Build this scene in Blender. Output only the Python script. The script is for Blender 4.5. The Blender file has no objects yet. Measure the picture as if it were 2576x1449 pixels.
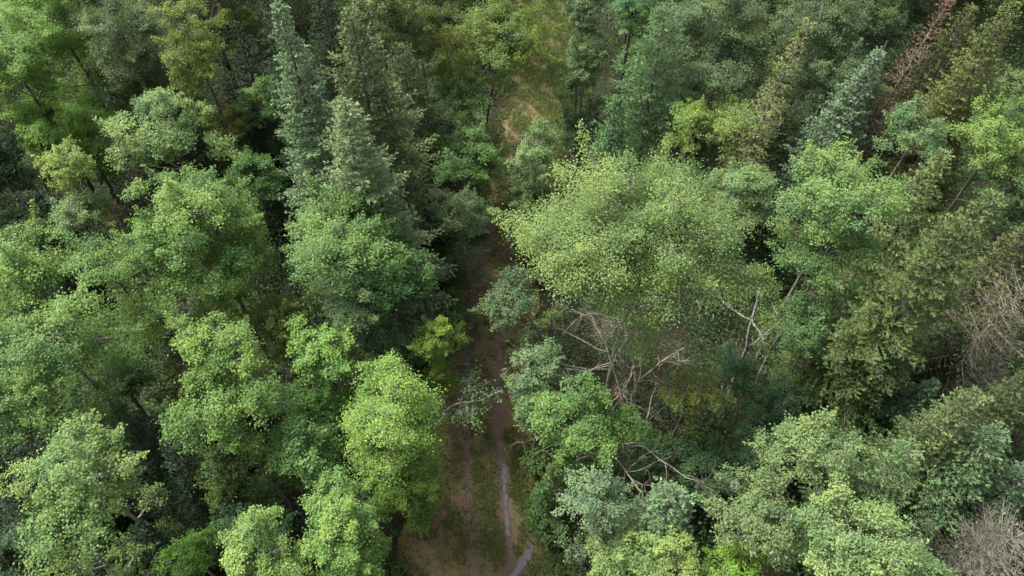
import bpy, math
import numpy as np

# ------------------------------------------------------------------ camera, sky, sun, exposure
S = bpy.context.scene
COL = S.collection
CAM_H, PITCH, HFOV = 30.0, math.radians(52.0), math.radians(72.0)
cd = bpy.data.cameras.new("drone_camera")
cd.sensor_width = 36.0
cd.lens = 18.0 / math.tan(HFOV / 2)
cd.clip_start, cd.clip_end = 0.1, 2000.0
cam = bpy.data.objects.new("drone_camera", cd)
cam.location = (0, 0, CAM_H)
cam.rotation_euler = (math.pi / 2 - PITCH, 0, 0)
COL.objects.link(cam)
S.camera = cam

SUN_EL, SUN_AZ = math.radians(55.0), math.radians(-62.0)      # azimuth clockwise from +Y (the top of the picture)
w = bpy.data.worlds.new("World")
S.world = w
w.use_nodes = True
nt = w.node_tree
bg = nt.nodes["Background"]
sky = nt.nodes.new("ShaderNodeTexSky")
sky.sky_type = 'NISHITA'
sky.sun_disc = False
sky.sun_elevation = SUN_EL
sky.sun_rotation = SUN_AZ
sky.air_density = 1.0
sky.dust_density = 4.0
hs = nt.nodes.new("ShaderNodeHueSaturation")                    # thin cloud: a paler, less blue sky
hs.inputs['Saturation'].default_value = 0.45
nt.links.new(sky.outputs[0], hs.inputs['Color'])
nt.links.new(hs.outputs[0], bg.inputs['Color'])
bg.inputs['Strength'].default_value = 0.125

sl = bpy.data.lights.new("sun", 'SUN')
sl.energy = 3.0
sl.angle = math.radians(24.0)
sl.color = (1.0, 0.96, 0.89)
so = bpy.data.objects.new("sun", sl)
so.rotation_euler = (math.pi / 2 - SUN_EL, 0, math.pi - SUN_AZ)
so.location = (-20, 40, 60)
COL.objects.link(so)

S.view_settings.view_transform = 'Standard'
S.view_settings.look = 'None'
S.view_settings.exposure = 2.0
S.view_settings.gamma = 1.0
S.cycles.max_bounces = 6
S.cycles.diffuse_bounces = 4
S.cycles.transmission_bounces = 4
S.cycles.glossy_bounces = 2

# ------------------------------------------------------------------ pixel -> place (the photograph read at 2576 x 1449)
F = 1288.0 / math.tan(HFOV / 2)
SR, CR = math.sin(math.pi / 2 - PITCH), math.cos(math.pi / 2 - PITCH)


def at(px, py, z):
    xc, yc = (px - 1288.0) / F, -(py - 724.5) / F
    d = np.array([xc, yc * CR + SR, yc * SR - CR])
    t = (z - CAM_H) / d[2]
    return np.array([0, 0, CAM_H]) + d * t, t


# ------------------------------------------------------------------ mesh helpers
def mesh(name, V, Fq, mats, tint=None, midx=None, smooth=False, extra=None):
    m = bpy.data.meshes.new(name)
    V = np.ascontiguousarray(V, dtype=np.float32)
    Fq = np.ascontiguousarray(Fq, dtype=np.int32)
    n, k = Fq.shape
    m.vertices.add(len(V))
    m.vertices.foreach_set("co", V.ravel())
    m.loops.add(n * k)
    m.loops.foreach_set("vertex_index", Fq.ravel())
    m.polygons.add(n)
    m.polygons.foreach_set("loop_start", np.arange(0, n * k, k, dtype=np.int32))
    if smooth:
        m.polygons.foreach_set("use_smooth", np.ones(n, dtype=bool))
    if midx is not None:
        m.polygons.foreach_set("material_index", np.ascontiguousarray(midx, dtype=np.int32))
    for mm in (mats if isinstance(mats, (list, tuple)) else [mats]):
        m.materials.append(mm)
    m.update(calc_edges=True)
    if tint is not None:
        a = m.attributes.new("tint", 'FLOAT', 'FACE')
        a.data.foreach_set("value", np.ascontiguousarray(tint, dtype=np.float32))
    for nm, arr in (extra or {}).items():
        a = m.attributes.new(nm, 'FLOAT', 'POINT')
        a.data.foreach_set("value", np.ascontiguousarray(arr, dtype=np.float32))
    return m


def link(name, data, parent=None, color=None, green=(1.10, 1.15, 1.03)):
    if color is not None:
        color = tuple(a * b for a, b in zip(color, green))
    o = bpy.data.objects.new(name, data)
    COL.objects.link(o)
    if parent is not None:
        o.parent = parent
    if color is not None:
        o.color = (*color, 1.0)
    return o


def tag(o, label=None, cat=None, group=None, kind=None):
    if label: o["label"] = label
    if cat: o["category"] = cat
    if group: o["group"] = group
    if kind: o["kind"] = kind
    return o


def nrm(a):
    return a / np.maximum(np.linalg.norm(a, axis=-1, keepdims=True), 1e-9)


def tubes(P, R, k=5):
    """P (B,N,3) centre lines, R (B,N) radii -> verts, quads"""
    P = np.asarray(P, float); R = np.asarray(R, float)
    B, N, _ = P.shape
    T = nrm(np.gradient(P, axis=1))
    ref = np.where(np.abs(T[..., 2:3]) < 0.9, np.array([0, 0, 1.0]), np.array([1.0, 0, 0]))
    U = nrm(np.cross(T, ref)); W = np.cross(T, U)
    a = np.arange(k) * 2 * math.pi / k
    V = P[:, :, None] + R[:, :, None, None] * (U[:, :, None] * np.cos(a)[None, None, :, None] + W[:, :, None] * np.sin(a)[None, None, :, None])
    i = np.arange(B)[:, None, None] * N * k + np.arange(N - 1)[None, :, None] * k
    j = np.arange(k)[None, None, :]; jn = (j + 1) % k
    Q = np.stack(np.broadcast_arrays(i + j, i + jn, i + k + jn, i + k + j), -1).reshape(-1, 4)
    return V.reshape(-1, 3), Q


class Acc:
    def __init__(self): self.V, self.F, self.t, self.n = [], [], [], 0
    def add(self, V, Fq, t=None):
        self.V.append(V); self.F.append(Fq + self.n); self.n += len(V)
        self.t.append(np.full(len(Fq), 0.5) if t is None else t)
    def get(self): return np.concatenate(self.V), np.concatenate(self.F), np.concatenate(self.t)


def leaves(C, D, Nn, L, Wd, fold=0.18):
    """kite-shaped leaves: centres C, long axis D, normal Nn, length L, width Wd"""
    S_ = nrm(np.cross(D, Nn)); Nn = np.cross(S_, D)
    L = L[:, None]; Wd = Wd[:, None]
    v0 = C - D * L * 0.5
    v2 = C + D * L * 0.5
    v1 = C + S_ * Wd * 0.5 + Nn * Wd * fold - D * L * 0.06
    v3 = C - S_ * Wd * 0.5 + Nn * Wd * fold - D * L * 0.06
    V = np.stack([v0, v1, v2, v3], 1).reshape(-1, 3)
    Fq = np.arange(len(C) * 4).reshape(-1, 4)
    return V, Fq


def rand_dir(rng, n):
    return nrm(rng.normal(size=(n, 3)))


# ------------------------------------------------------------------ materials
def new_mat(name):
    m = bpy.data.materials.new(name); m.use_nodes = True
    t = m.node_tree; t.nodes.clear()
    out = t.nodes.new("ShaderNodeOutputMaterial")
    return m, t, out


def N(t, typ, **kw):
    n = t.nodes.new(typ)
    for k, v in kw.items():
        if k.startswith('_'): setattr(n, k[1:], v)
        else: n.inputs[k].default_value = v
    return n


def mixrgb(t, fac, a, b, mode='MIX'):
    n = t.nodes.new("ShaderNodeMix"); n.data_type = 'RGBA'; n.blend_type = mode
    for sock, val in ((n.inputs[0], fac), (n.inputs[6], a), (n.inputs[7], b)):
        if hasattr(val, 'type') or hasattr(val, 'links'): t.links.new(val, sock)
        elif isinstance(val, (int, float)): sock.default_value = val
        else: sock.default_value = (*val, 1.0)
    return n.outputs[2]


def math_n(t, op, a, b=None, clamp=False):
    n = t.nodes.new("ShaderNodeMath"); n.operation = op; n.use_clamp = clamp
    for i, v in enumerate((a, b)):
        if v is None: continue
        if isinstance(v, (int, float)): n.inputs[i].default_value = v
        else: t.links.new(v, n.inputs[i])
    return n.outputs[0]


def smooth_step(t, v, lo, hi):
    n = t.nodes.new("ShaderNodeMapRange"); n.interpolation_type = 'SMOOTHSTEP'
    t.links.new(v, n.inputs[0]); n.inputs[1].default_value = lo; n.inputs[2].default_value = hi
    return n.outputs[0]


def leaf_material(name, dark, light, under, trans, rough=0.55, spec=0.25):
    """tree colour comes from the object; tint runs from older, bluer leaves to young, yellow ones"""
    m, t, out = new_mat(name)
    oi = t.nodes.new("ShaderNodeObjectInfo")
    at_ = N(t, "ShaderNodeAttribute", _attribute_name="tint")
    a = mixrgb(t, 1.0, oi.outputs['Color'], dark, 'MULTIPLY')
    b = mixrgb(t, 1.0, oi.outputs['Color'], light, 'MULTIPLY')
    c = mixrgb(t, at_.outputs['Fac'], a, b)
    geo = t.nodes.new("ShaderNodeNewGeometry")
    u = mixrgb(t, 1.0, c, under, 'MULTIPLY')
    c2 = mixrgb(t, geo.outputs['Backfacing'], c, u)
    p = N(t, "ShaderNodeBsdfPrincipled", Roughness=rough)
    p.inputs['Specular IOR Level'].default_value = spec
    t.links.new(c2, p.inputs['Base Color'])
    tr = t.nodes.new("ShaderNodeBsdfTranslucent")
    tc = mixrgb(t, 1.0, c, (1.25, 1.15, 0.55), 'MULTIPLY')
    t.links.new(tc, tr.inputs['Color'])
    mx = t.nodes.new("ShaderNodeMixShader"); mx.inputs[0].default_value = trans
    t.links.new(p.outputs[0], mx.inputs[1]); t.links.new(tr.outputs[0], mx.inputs[2])
    t.links.new(mx.outputs[0], out.inputs[0])
    return m


M_LEAF = leaf_material("broad_leaves", (0.66, 0.78, 0.82), (1.34, 1.24, 1.0), (1.10, 1.10, 1.25), 0.40, 0.55, 0.18)
M_NEEDLE = leaf_material("needles", (0.55, 0.62, 0.62), (1.40, 1.42, 1.3), (1.05, 1.05, 1.1), 0.18, 0.6, 0.15)


def bark_material(name, c0, c1, scale, stretch, c2=None):
    m, t, out = new_mat(name)
    tc = t.nodes.new("ShaderNodeTexCoord")
    mp = t.nodes.new("ShaderNodeMapping"); mp.inputs['Scale'].default_value = stretch
    t.links.new(tc.outputs['Object'], mp.inputs[0])
    n1 = N(t, "ShaderNodeTexNoise", Scale=scale, Detail=4.0, Roughness=0.65)
    t.links.new(mp.outputs[0], n1.inputs['Vector'])
    f = smooth_step(t, n1.outputs[0], 0.38, 0.62)
    c = mixrgb(t, f, c0, c1)
    if c2 is not None:
        n2 = N(t, "ShaderNodeTexNoise", Scale=2.2, Detail=5.0, Roughness=0.7)
        t.links.new(tc.outputs['Object'], n2.inputs['Vector'])
        c = mixrgb(t, smooth_step(t, n2.outputs[0], 0.50, 0.62), c, c2)
    p = N(t, "ShaderNodeBsdfPrincipled", Roughness=0.85)
    p.inputs['Specular IOR Level'].default_value = 0.15
    t.links.new(c, p.inputs['Base Color'])
    bp = N(t, "ShaderNodeBump", Strength=0.5, Distance=0.03)
    t.links.new(n1.outputs[0], bp.inputs['Height']); t.links.new(bp.outputs[0], p.inputs['Normal'])
    t.links.new(p.outputs[0], out.inputs[0])
    return m


M_BARK = bark_material("grey_brown_bark", (0.045, 0.037, 0.029), (0.12, 0.10, 0.08), 6.0, (1, 1, 0.25))
M_ASPENBARK = bark_material("aspen_bark", (0.08, 0.072, 0.055), (0.19, 0.175, 0.14), 5.0, (1, 1, 2.0))
M_BIRCHBARK = bark_material("birch_bark", (0.05, 0.045, 0.04), (0.27, 0.26, 0.235), 4.0, (0.6, 0.6, 3.5))
M_DARKBARK = bark_material("dark_bark", (0.022, 0.018, 0.015), (0.075, 0.06, 0.05), 5.0, (1, 1, 0.3))
M_DEADWOOD = bark_material("weathered_dead_wood", (0.055, 0.048, 0.040), (0.165, 0.150, 0.128), 5.0, (1, 1, 1), (0.145, 0.155, 0.115))
M_LICHEN = bark_material("lichen_covered_twigs", (0.055, 0.046, 0.034), (0.13, 0.12, 0.088), 3.0, (1, 1, 1), (0.17, 0.18, 0.125))
M_BROWNTWIG = bark_material("brown_twigs", (0.10, 0.075, 0.06), (0.26, 0.21, 0.175), 5.0, (1, 1, 1))

# ------------------------------------------------------------------ the ground
def ground_z(x, y):
    return 0.10 * np.sin(x * 0.43 + 1.3) * np.sin(y * 0.37) + 0.05 * np.sin(x * 1.1 + y * 0.9) + 0.03 * np.sin(2.3 * x - 1.7 * y)


TRACK_PX = [(1243, 1449), (1224, 1250), (1203, 1000), (1218, 820), (1240, 660), (1285, 545), (1335, 400), (1348, 300), (1368, 150), (1392, 0)]
TC = np.array([at(px, py, 0)[0][:2] for px, py in TRACK_PX])
TC = np.vstack([[TC[0, 0] + 0.1, -60], [TC[0, 0], 0], TC, [TC[-1, 0] + 2.5, 75], [TC[-1, 0] + 6, 140]])
_y = np.arange(-50, 130, 0.5)
_k = np.exp(-0.5 * (np.arange(-12, 13) / 4.5) ** 2)
_x = np.convolve(np.pad(np.interp(_y, TC[:, 1], TC[:, 0]), 12, mode='edge'), _k / _k.sum(), 'valid')
TC = np.stack([_x, _y], 1)


def track_x(y):
    return np.interp(y, TC[:, 1], TC[:, 0])


def flatten(x, y, z):
    d = np.abs(x - track_x(y))
    return z * np.clip((d - 2.0) / 2.0, 0, 1)


def rut_dip(u):
    return -0.07 * np.exp(-((np.abs(u) - 0.78) / 0.24) ** 2)


gx = np.concatenate([[-900, -300, -120], np.linspace(-60, 60, 241), [120, 300, 900]])
gy = np.concatenate([[-900, -300, -80], np.linspace(-20, 90, 221), [130, 300, 900]])
X, Y = np.meshgrid(gx, gy)
Z = flatten(X, Y, ground_z(X, Y)) + np.where(np.abs(X - track_x(Y)) < 2.4, -0.10, 0)
nx, ny = len(gx), len(gy)
idx = np.arange(nx * ny).reshape(ny, nx)
Q = np.stack([idx[:-1, :-1], idx[:-1, 1:], idx[1:, 1:], idx[1:, :-1]], -1).reshape(-1, 4)

m, t, out = new_mat("forest_floor")
tc = t.nodes.new("ShaderNodeTexCoord")
n1 = N(t, "ShaderNodeTexNoise", Scale=0.5, Detail=6.0, Roughness=0.7); t.links.new(tc.outputs['Object'], n1.inputs['Vector'])
n2 = N(t, "ShaderNodeTexNoise", Scale=9.0, Detail=6.0, Roughness=0.75); t.links.new(tc.outputs['Object'], n2.inputs['Vector'])
c = mixrgb(t, smooth_step(t, n1.outputs[0], 0.4, 0.65), (0.020, 0.015, 0.011), (0.016, 0.021, 0.009))
c = mixrgb(t, smooth_step(t, n2.outputs[0], 0.42, 0.7), c, (0.036, 0.027, 0.019))
p = N(t, "ShaderNodeBsdfPrincipled", Roughness=0.95); p.inputs['Specular IOR Level'].default_value = 0.1
t.links.new(c, p.inputs['Base Color'])
bp = N(t, "ShaderNodeBump", Strength=0.8, Distance=0.06); t.links.new(n2.outputs[0], bp.inputs['Height']); t.links.new(bp.outputs[0], p.inputs['Normal'])
t.links.new(p.outputs[0], out.inputs[0])
M_FLOOR = m
tag(link("ground", mesh("ground", np.stack([X, Y, Z], -1).reshape(-1, 3), Q, M_FLOOR, smooth=True)),
    "dark brown forest floor under the trees", "ground", kind="structure")

# the track: one sheet with two wheel ruts pressed into it
m, t, out = new_mat("track_soil")
tc = t.nodes.new("ShaderNodeTexCoord")
ua = N(t, "ShaderNodeAttribute", _attribute_name="across")
n0 = N(t, "ShaderNodeTexNoise", Scale=0.9, Detail=5.0, Roughness=0.65); t.links.new(tc.outputs['Object'], n0.inputs['Vector'])
n1 = N(t, "ShaderNodeTexNoise", Scale=3.0, Detail=8.0, Roughness=0.75); t.links.new(tc.outputs['Object'], n1.inputs['Vector'])
n2 = N(t, "ShaderNodeTexNoise", Scale=26.0, Detail=8.0, Roughness=0.88); t.links.new(tc.outputs['Object'], n2.inputs['Vector'])
soil = mixrgb(t, smooth_step(t, n2.outputs[0], 0.35, 0.7), (0.068, 0.046, 0.027), (0.185, 0.125, 0.072))
mud = mixrgb(t, smooth_step(t, n2.outputs[0], 0.35, 0.7), (0.062, 0.043, 0.034), (0.155, 0.108, 0.084))
moss = mixrgb(t, smooth_step(t, n2.outputs[0], 0.3, 0.7), (0.046, 0.050, 0.015), (0.130, 0.135, 0.036))
du = math_n(t, 'ABSOLUTE', math_n(t, 'SUBTRACT', math_n(t, 'ABSOLUTE', ua.outputs['Fac']), 0.78))
wob = math_n(t, 'MULTIPLY', math_n(t, 'SUBTRACT', n1.outputs[0], 0.5), 0.7)
rut = math_n(t, 'SUBTRACT', 1.0, smooth_step(t, math_n(t, 'ADD', du, wob), 0.16, 0.36))
c = mixrgb(t, smooth_step(t, math_n(t, 'ADD', math_n(t, 'MULTIPLY', n1.outputs[0], 0.6), math_n(t, 'MULTIPLY', n0.outputs[0], 0.4)), 0.46, 0.58), soil, moss)
c = mixrgb(t, math_n(t, 'MULTIPLY', rut, 0.85), c, mud)
p = N(t, "ShaderNodeBsdfPrincipled", Roughness=0.9); p.inputs['Specular IOR Level'].default_value = 0.2
t.links.new(c, p.inputs['Base Color'])
bp = N(t, "ShaderNodeBump", Strength=0.9, Distance=0.05); t.links.new(n2.outputs[0], bp.inputs['Height']); t.links.new(bp.outputs[0], p.inputs['Normal'])
t.links.new(p.outputs[0], out.inputs[0])
M_TRACK = m
ys = np.arange(-15, 90, 0.2)
us = np.linspace(-1, 1, 41)
hwL = 2.9 - 1.1 * np.clip((ys - 28) / 8, 0, 1) + 1.1 * np.clip((17 - ys) / 6, 0, 1) + 0.25 * np.sin(ys * 0.9) + 0.15 * np.sin(ys * 2.7 + 1) + 0.10 * np.sin(ys * 5.1)
hwR = 2.6 - 0.9 * np.clip((ys - 28) / 8, 0, 1) + 0.25 * np.sin(ys * 1.1 + 2) + 0.15 * np.sin(ys * 2.3) + 0.10 * np.sin(ys * 6.3)
U = np.where(us[None] < 0, us[None] * hwL[:, None], us[None] * hwR[:, None])
Y2 = np.repeat(ys[:, None], len(us), 1)
X2 = track_x(Y2) + U
Z2 = 0.02 + rut_dip(U) + 0.02 * np.sin(X2 * 2.1 + Y2 * 1.7) * np.sin(Y2 * 0.8)
edge = np.clip((np.abs(us)[None] - 0.72) / 0.28, 0, 1)
Z2 = Z2 * (1 - edge) + edge * (flatten(X2, Y2, ground_z(X2, Y2)) - 0.012) + 0.02 * edge * (1 - edge)
i2 = np.arange(X2.size).reshape(X2.shape)
Q2 = np.stack([i2[:-1, :-1], i2[:-1, 1:], i2[1:, 1:], i2[1:, :-1]], -1).reshape(-1, 4)
tag(link("dirt_track", mesh("dirt_track", np.stack([X2, Y2, Z2], -1).reshape(-1, 3), Q2, M_TRACK, smooth=True, extra={"across": U.ravel()})),
    "narrow brown dirt track with two wheel ruts", "track", kind="structure")

# puddles: still water lying in the ruts
m, t, out = new_mat("puddle_water")
p = N(t, "ShaderNodeBsdfPrincipled", Roughness=0.16)
p.inputs['Base Color'].default_value = (0.075, 0.072, 0.078, 1)
p.inputs['IOR'].default_value = 1.33
p.inputs['Specular IOR Level'].default_value = 0.42
tc = t.nodes.new("ShaderNodeTexCoord")
n1 = N(t, "ShaderNodeTexNoise", Scale=3.0, Detail=2.0); t.links.new(tc.outputs['Object'], n1.inputs['Vector'])
bp = N(t, "ShaderNodeBump", Strength=0.02, Distance=0.02); t.links.new(n1.outputs[0], bp.inputs['Height']); t.links.new(bp.outputs[0], p.inputs['Normal'])
t.links.new(p.outputs[0], out.inputs[0])
M_WATER = m


PUDDLE_MID = []


def puddle(pts, z, label, seed, rough=1.0):
    """pts: (px, py, half width in metres) down the middle of the water; a closed sheet with a ragged shore and a thin rim"""
    rng = np.random.default_rng(seed)
    P = np.array([[*at(a, b, z)[0][:2], h] for a, b, h in pts])
    sm = np.linspace(0, len(P) - 1, 90)
    mid = np.stack([np.interp(sm, np.arange(len(P)), P[:, k]) for k in range(3)], 1)
    PUDDLE_MID.append(mid)
    st = 0.025
    x0, x1 = mid[:, 0].min() - .6, mid[:, 0].max() + .6; y0, y1 = mid[:, 1].min() - .4, mid[:, 1].max() + .4
    xs, ys_ = np.arange(x0, x1, st), np.arange(y0, y1, st)
    XX, YY = np.meshgrid(xs, ys_)
    dd = np.min(np.hypot(XX[..., None] - mid[:, 0], YY[..., None] - mid[:, 1]) / np.maximum(mid[:, 2], .03), -1)
    nz = 0
    for fq, am in ((2.2, .30), (5.5, .32), (13, .30), (29, .22)):
        for _ in range(3):
            a_, b_, c_ = rng.uniform(-1, 1), rng.uniform(-.6, .6), rng.uniform(0, 6.28)
            nz = nz + am * rough * np.sin(fq * (a_ * XX * 1.6 + b_ * YY) * 2.4 + c_) / 1.6
    inside = (dd + nz) < 1.0
    cells = inside[:-1, :-1] & inside[1:, :-1] & inside[:-1, 1:] & inside[1:, 1:]
    ii = np.arange(XX.size).reshape(XX.shape)
    Fq = np.stack([ii[:-1, :-1], ii[:-1, 1:], ii[1:, 1:], ii[1:, :-1]], -1)[cells]
    used, inv = np.unique(Fq, return_inverse=True)
    V = np.stack([XX.ravel(), YY.ravel(), np.full(XX.size, z)], 1)[used]
    o = link("puddle", mesh("puddle", V, inv.reshape(-1, 4), M_WATER))
    tag(o, label, "puddle", "puddles in the track", kind="structure")


puddle([(1279, 1140, .03), (1277, 1164, .09), (1268, 1180, .21), (1268, 1200, .21), (1268, 1222, .13), (1271, 1240, .07), (1271, 1262, .08), (1271, 1282, .05)], 0.004,
       "long narrow puddle in the right wheel rut, broad at its far end", 3, 1.6)
puddle([(1273, 1284, .05), (1275, 1300, .12), (1277, 1318, .13), (1278, 1334, .09), (1280, 1348, .04)], 0.004,
       "short puddle streak in the right rut among green grass", 4, 1.35)
puddle([(1344, 1368, .04), (1335, 1382, .13), (1322, 1405, .17), (1308, 1428, .19), (1293, 1449, .19), (1275, 1480, .19)], 0.06,
       "smooth grey ditch water slanting out at the bottom edge", 5, .35)
puddle([(60, 1432, .1), (74, 1442, .35), (80, 1460, .4), (90, 1490, .4)], 0.16,
       "bright patch of standing water at the lower left corner", 6)

# ------------------------------------------------------------------ trees: broadleaf
def broadleaf_mesh(rng, R, Rz, zc, lean, leaf=0.12, dens=360, up=0.75, bark=M_BARK, trunk_r=None, bare=0.0, lobes=None, shoots=0.5, droop=0.2, clump=1.0, skirt=0.7):
    dens = dens * 1.35
    c = np.array([lean[0], lean[1], zc])
    K = lobes or int(np.clip(8 + R * 4.2, 9, 34))
    i = np.arange(K) + 0.5
    uz = 1 - 1.42 * i / K
    ph = i * 2.39996 + rng.uniform(0, 6.28)
    rr = np.sqrt(np.maximum(0, 1 - uz ** 2))
    D = nrm(np.stack([rr * np.cos(ph), rr * np.sin(ph), uz], 1) + rng.normal(size=(K, 3)) * 0.16)
    rad = rng.uniform(0.52, 0.98, K)
    inner = rng.random(K) < 0.14
    rad[inner] *= 0.55
    asym = 1 + 0.20 * np.sin(np.arctan2(D[:, 1], D[:, 0]) * 2 + rng.uniform(0, 6)) + 0.12 * np.sin(np.arctan2(D[:, 1], D[:, 0]) * 3 + rng.uniform(0, 6))
    LC = c + D * np.array([R, R, Rz]) * (0.84 * rad * asym)[:, None]
    LR = R * rng.uniform(0.20, 0.38, K) * (10.0 / max(10, K)) ** 0.12 + 0.12
    # the lower crown: foliage going on down the trunk in the shade of the top
    zlow = max(0.6, 0.22 * (zc + Rz))
    K2 = int(K * 0.55 * skirt)
    if K2:
        zz = rng.uniform(zlow, zc - 0.15 * Rz, K2); a2 = rng.uniform(0, 6.283, K2)
        fr = np.clip((zz - zlow) / max(0.5, zc - zlow), 0, 1)
        r2 = R * (0.30 + 0.50 * fr) * rng.uniform(0.55, 1.0, K2)
        D2 = np.stack([np.cos(a2), np.sin(a2), 0 * a2 - 0.1], 1)
        LC = np.concatenate([LC, np.stack([c[0] * (0.6 + 0.4 * fr) + np.cos(a2) * r2, c[1] * (0.6 + 0.4 * fr) + np.sin(a2) * r2, zz], 1)])
        LR = np.concatenate([LR, R * rng.uniform(0.20, 0.34, K2) + 0.1]); D = np.concatenate([D, nrm(D2)]); K += K2
        dens = dens * (1 + 0.45 * skirt)
    # clumps
    J = 12
    cd_ = rand_dir(rng, K * J).reshape(K, J, 3); cd_[..., 2] += 0.25; cd_ = nrm(cd_)
    cr = rng.uniform(0.25, 1.0, (K, J, 1)) ** 0.6
    CC = LC[:, None] + cd_ * cr * LR[:, None, None] * np.array([1, 1, 0.62])
    # shoots reaching past the outline
    ns = 4
    sdir = nrm(D + np.array([0, 0, 0.45]) + rng.normal(size=(K, 3)) * 0.35)
    SC = LC[:, None] + sdir[:, None] * (LR[:, None] * np.linspace(0.8, 1.45, ns)[None] * rng.uniform(0.8, 1.2, (K, 1)))[..., None]
    keep_s = rng.random(K) < shoots
    CCa = np.concatenate([CC.reshape(-1, 3), SC[keep_s].reshape(-1, 3)])
    lob_id = np.concatenate([np.repeat(np.arange(K), J), np.repeat(np.arange(K)[keep_s], ns)])
    crad = np.concatenate([(LR[:, None] * rng.uniform(0.26, 0.42, (K, J))).ravel(), (LR[keep_s][:, None] * np.array([0.28, 0.22, 0.17, 0.12])).ravel()]) * clump
    young = np.zeros(len(CCa)); young[K * J:] = np.tile(np.linspace(0.0, 0.3, ns), int(keep_s.sum()))
    drop = rng.random(len(CCa)) < bare
    nleaf = dens * math.pi * R * (R + Rz) / 2 * (0.11 / leaf) ** 1.9
    wts = crad ** 1.6 * (~drop)
    cnt = rng.poisson(nleaf * wts / wts.sum())
    ci = np.repeat(np.arange(len(CCa)), cnt)
    M = len(ci)
    P = CCa[ci] + rng.normal(size=(M, 3)) * crad[ci][:, None] * np.array([0.54, 0.54, 0.36])
    od = nrm((P - c) / np.array([R, R, Rz]))
    nrm_ = nrm(np.array([0, 0, up]) + 0.45 * od + rng.normal(size=(M, 3)) * 0.45)
    ax = rng.normal(size=(M, 3)) + od * 0.5; ax[:, 2] -= droop
    ax = nrm(ax - nrm_ * np.sum(ax * nrm_, 1, keepdims=True))
    L = leaf * rng.uniform(0.55, 1.5, M)
    ctint = np.clip(rng.normal(0.45, 0.15, len(CCa)) + rng.normal(0, 0.20, K)[lob_id] + young, 0, 1)
    tint = np.clip(ctint[ci] + rng.normal(0, 0.09, M), 0, 1)
    V, Fq = leaves(P, ax, nrm_, L, L * rng.uniform(0.75, 0.95, M))
    crown = mesh("crown", V, Fq, M_LEAF, tint)
    # trunk, limbs, twigs
    tr = trunk_r or (0.05 + 0.032 * R)
    top = c + np.array([0, 0, 0.35 * Rz])
    s = np.linspace(0, 1, 9)[:, None]
    TP = s * top * np.array([1, 1, 0]) * s ** 0.7 + s * top * np.array([0, 0, 1]) + np.c_[np.sin(s * 5 + rng.uniform(0, 6)), np.cos(s * 4 + rng.uniform(0, 6)), 0 * s] * 0.10 * s * (1 - s) * 4
    TP[0, 2] = -0.25
    g = Acc()
    g.add(*tubes(TP[None], (tr * (1 - 0.72 * s[:, 0]))[None], 8))
    hz = np.clip((LC[:, 2] - np.linalg.norm(LC[:, :2] - c[:2], axis=1) * rng.uniform(0.5, 0.9, K)) / top[2], 0.08, 0.93)
    hz = np.minimum(hz, np.maximum(0.06, (LC[:, 2] - 0.1) / top[2]))
    A = np.stack([np.interp(hz, s[:, 0], TP[:, k]) for k in range(3)], 1)
    q = np.linspace(0, 1, 5)[None, :, None]
    mid = (A + LC) / 2 + np.c_[rng.normal(size=(K, 2)) * 0.12 * R * 0.4, rng.uniform(-0.15, 0.1, K) * R]
    LP = (1 - q) ** 2 * A[:, None] + 2 * q * (1 - q) * mid[:, None] + q ** 2 * LC[:, None]
    lr = tr * (1 - 0.7 * hz) * 0.55
    g.add(*tubes(LP, lr[:, None] * np.linspace(1, 0.4, 5)[None] + 0.006, 5))
    q = np.linspace(0, 1, 4)[None, :, None]
    A2 = LC[lob_id]; B2 = CCa
    st = LP[lob_id, 3] * 0.5 + A2 * 0.5
    mid = (st + B2) / 2 + rng.normal(size=B2.shape) * 0.06 * R * 0.5
    TW = (1 - q) ** 2 * st[:, None] + 2 * q * (1 - q) * mid[:, None] + q ** 2 * B2[:, None]
    g.add(*tubes(TW, np.broadcast_to(np.array([0.012, 0.009, 0.006, 0.003]), TW.shape[:2]), 3))
    V, Fq, _ = g.get()
    return mesh("trunk", V, Fq, bark, smooth=True), crown


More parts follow.
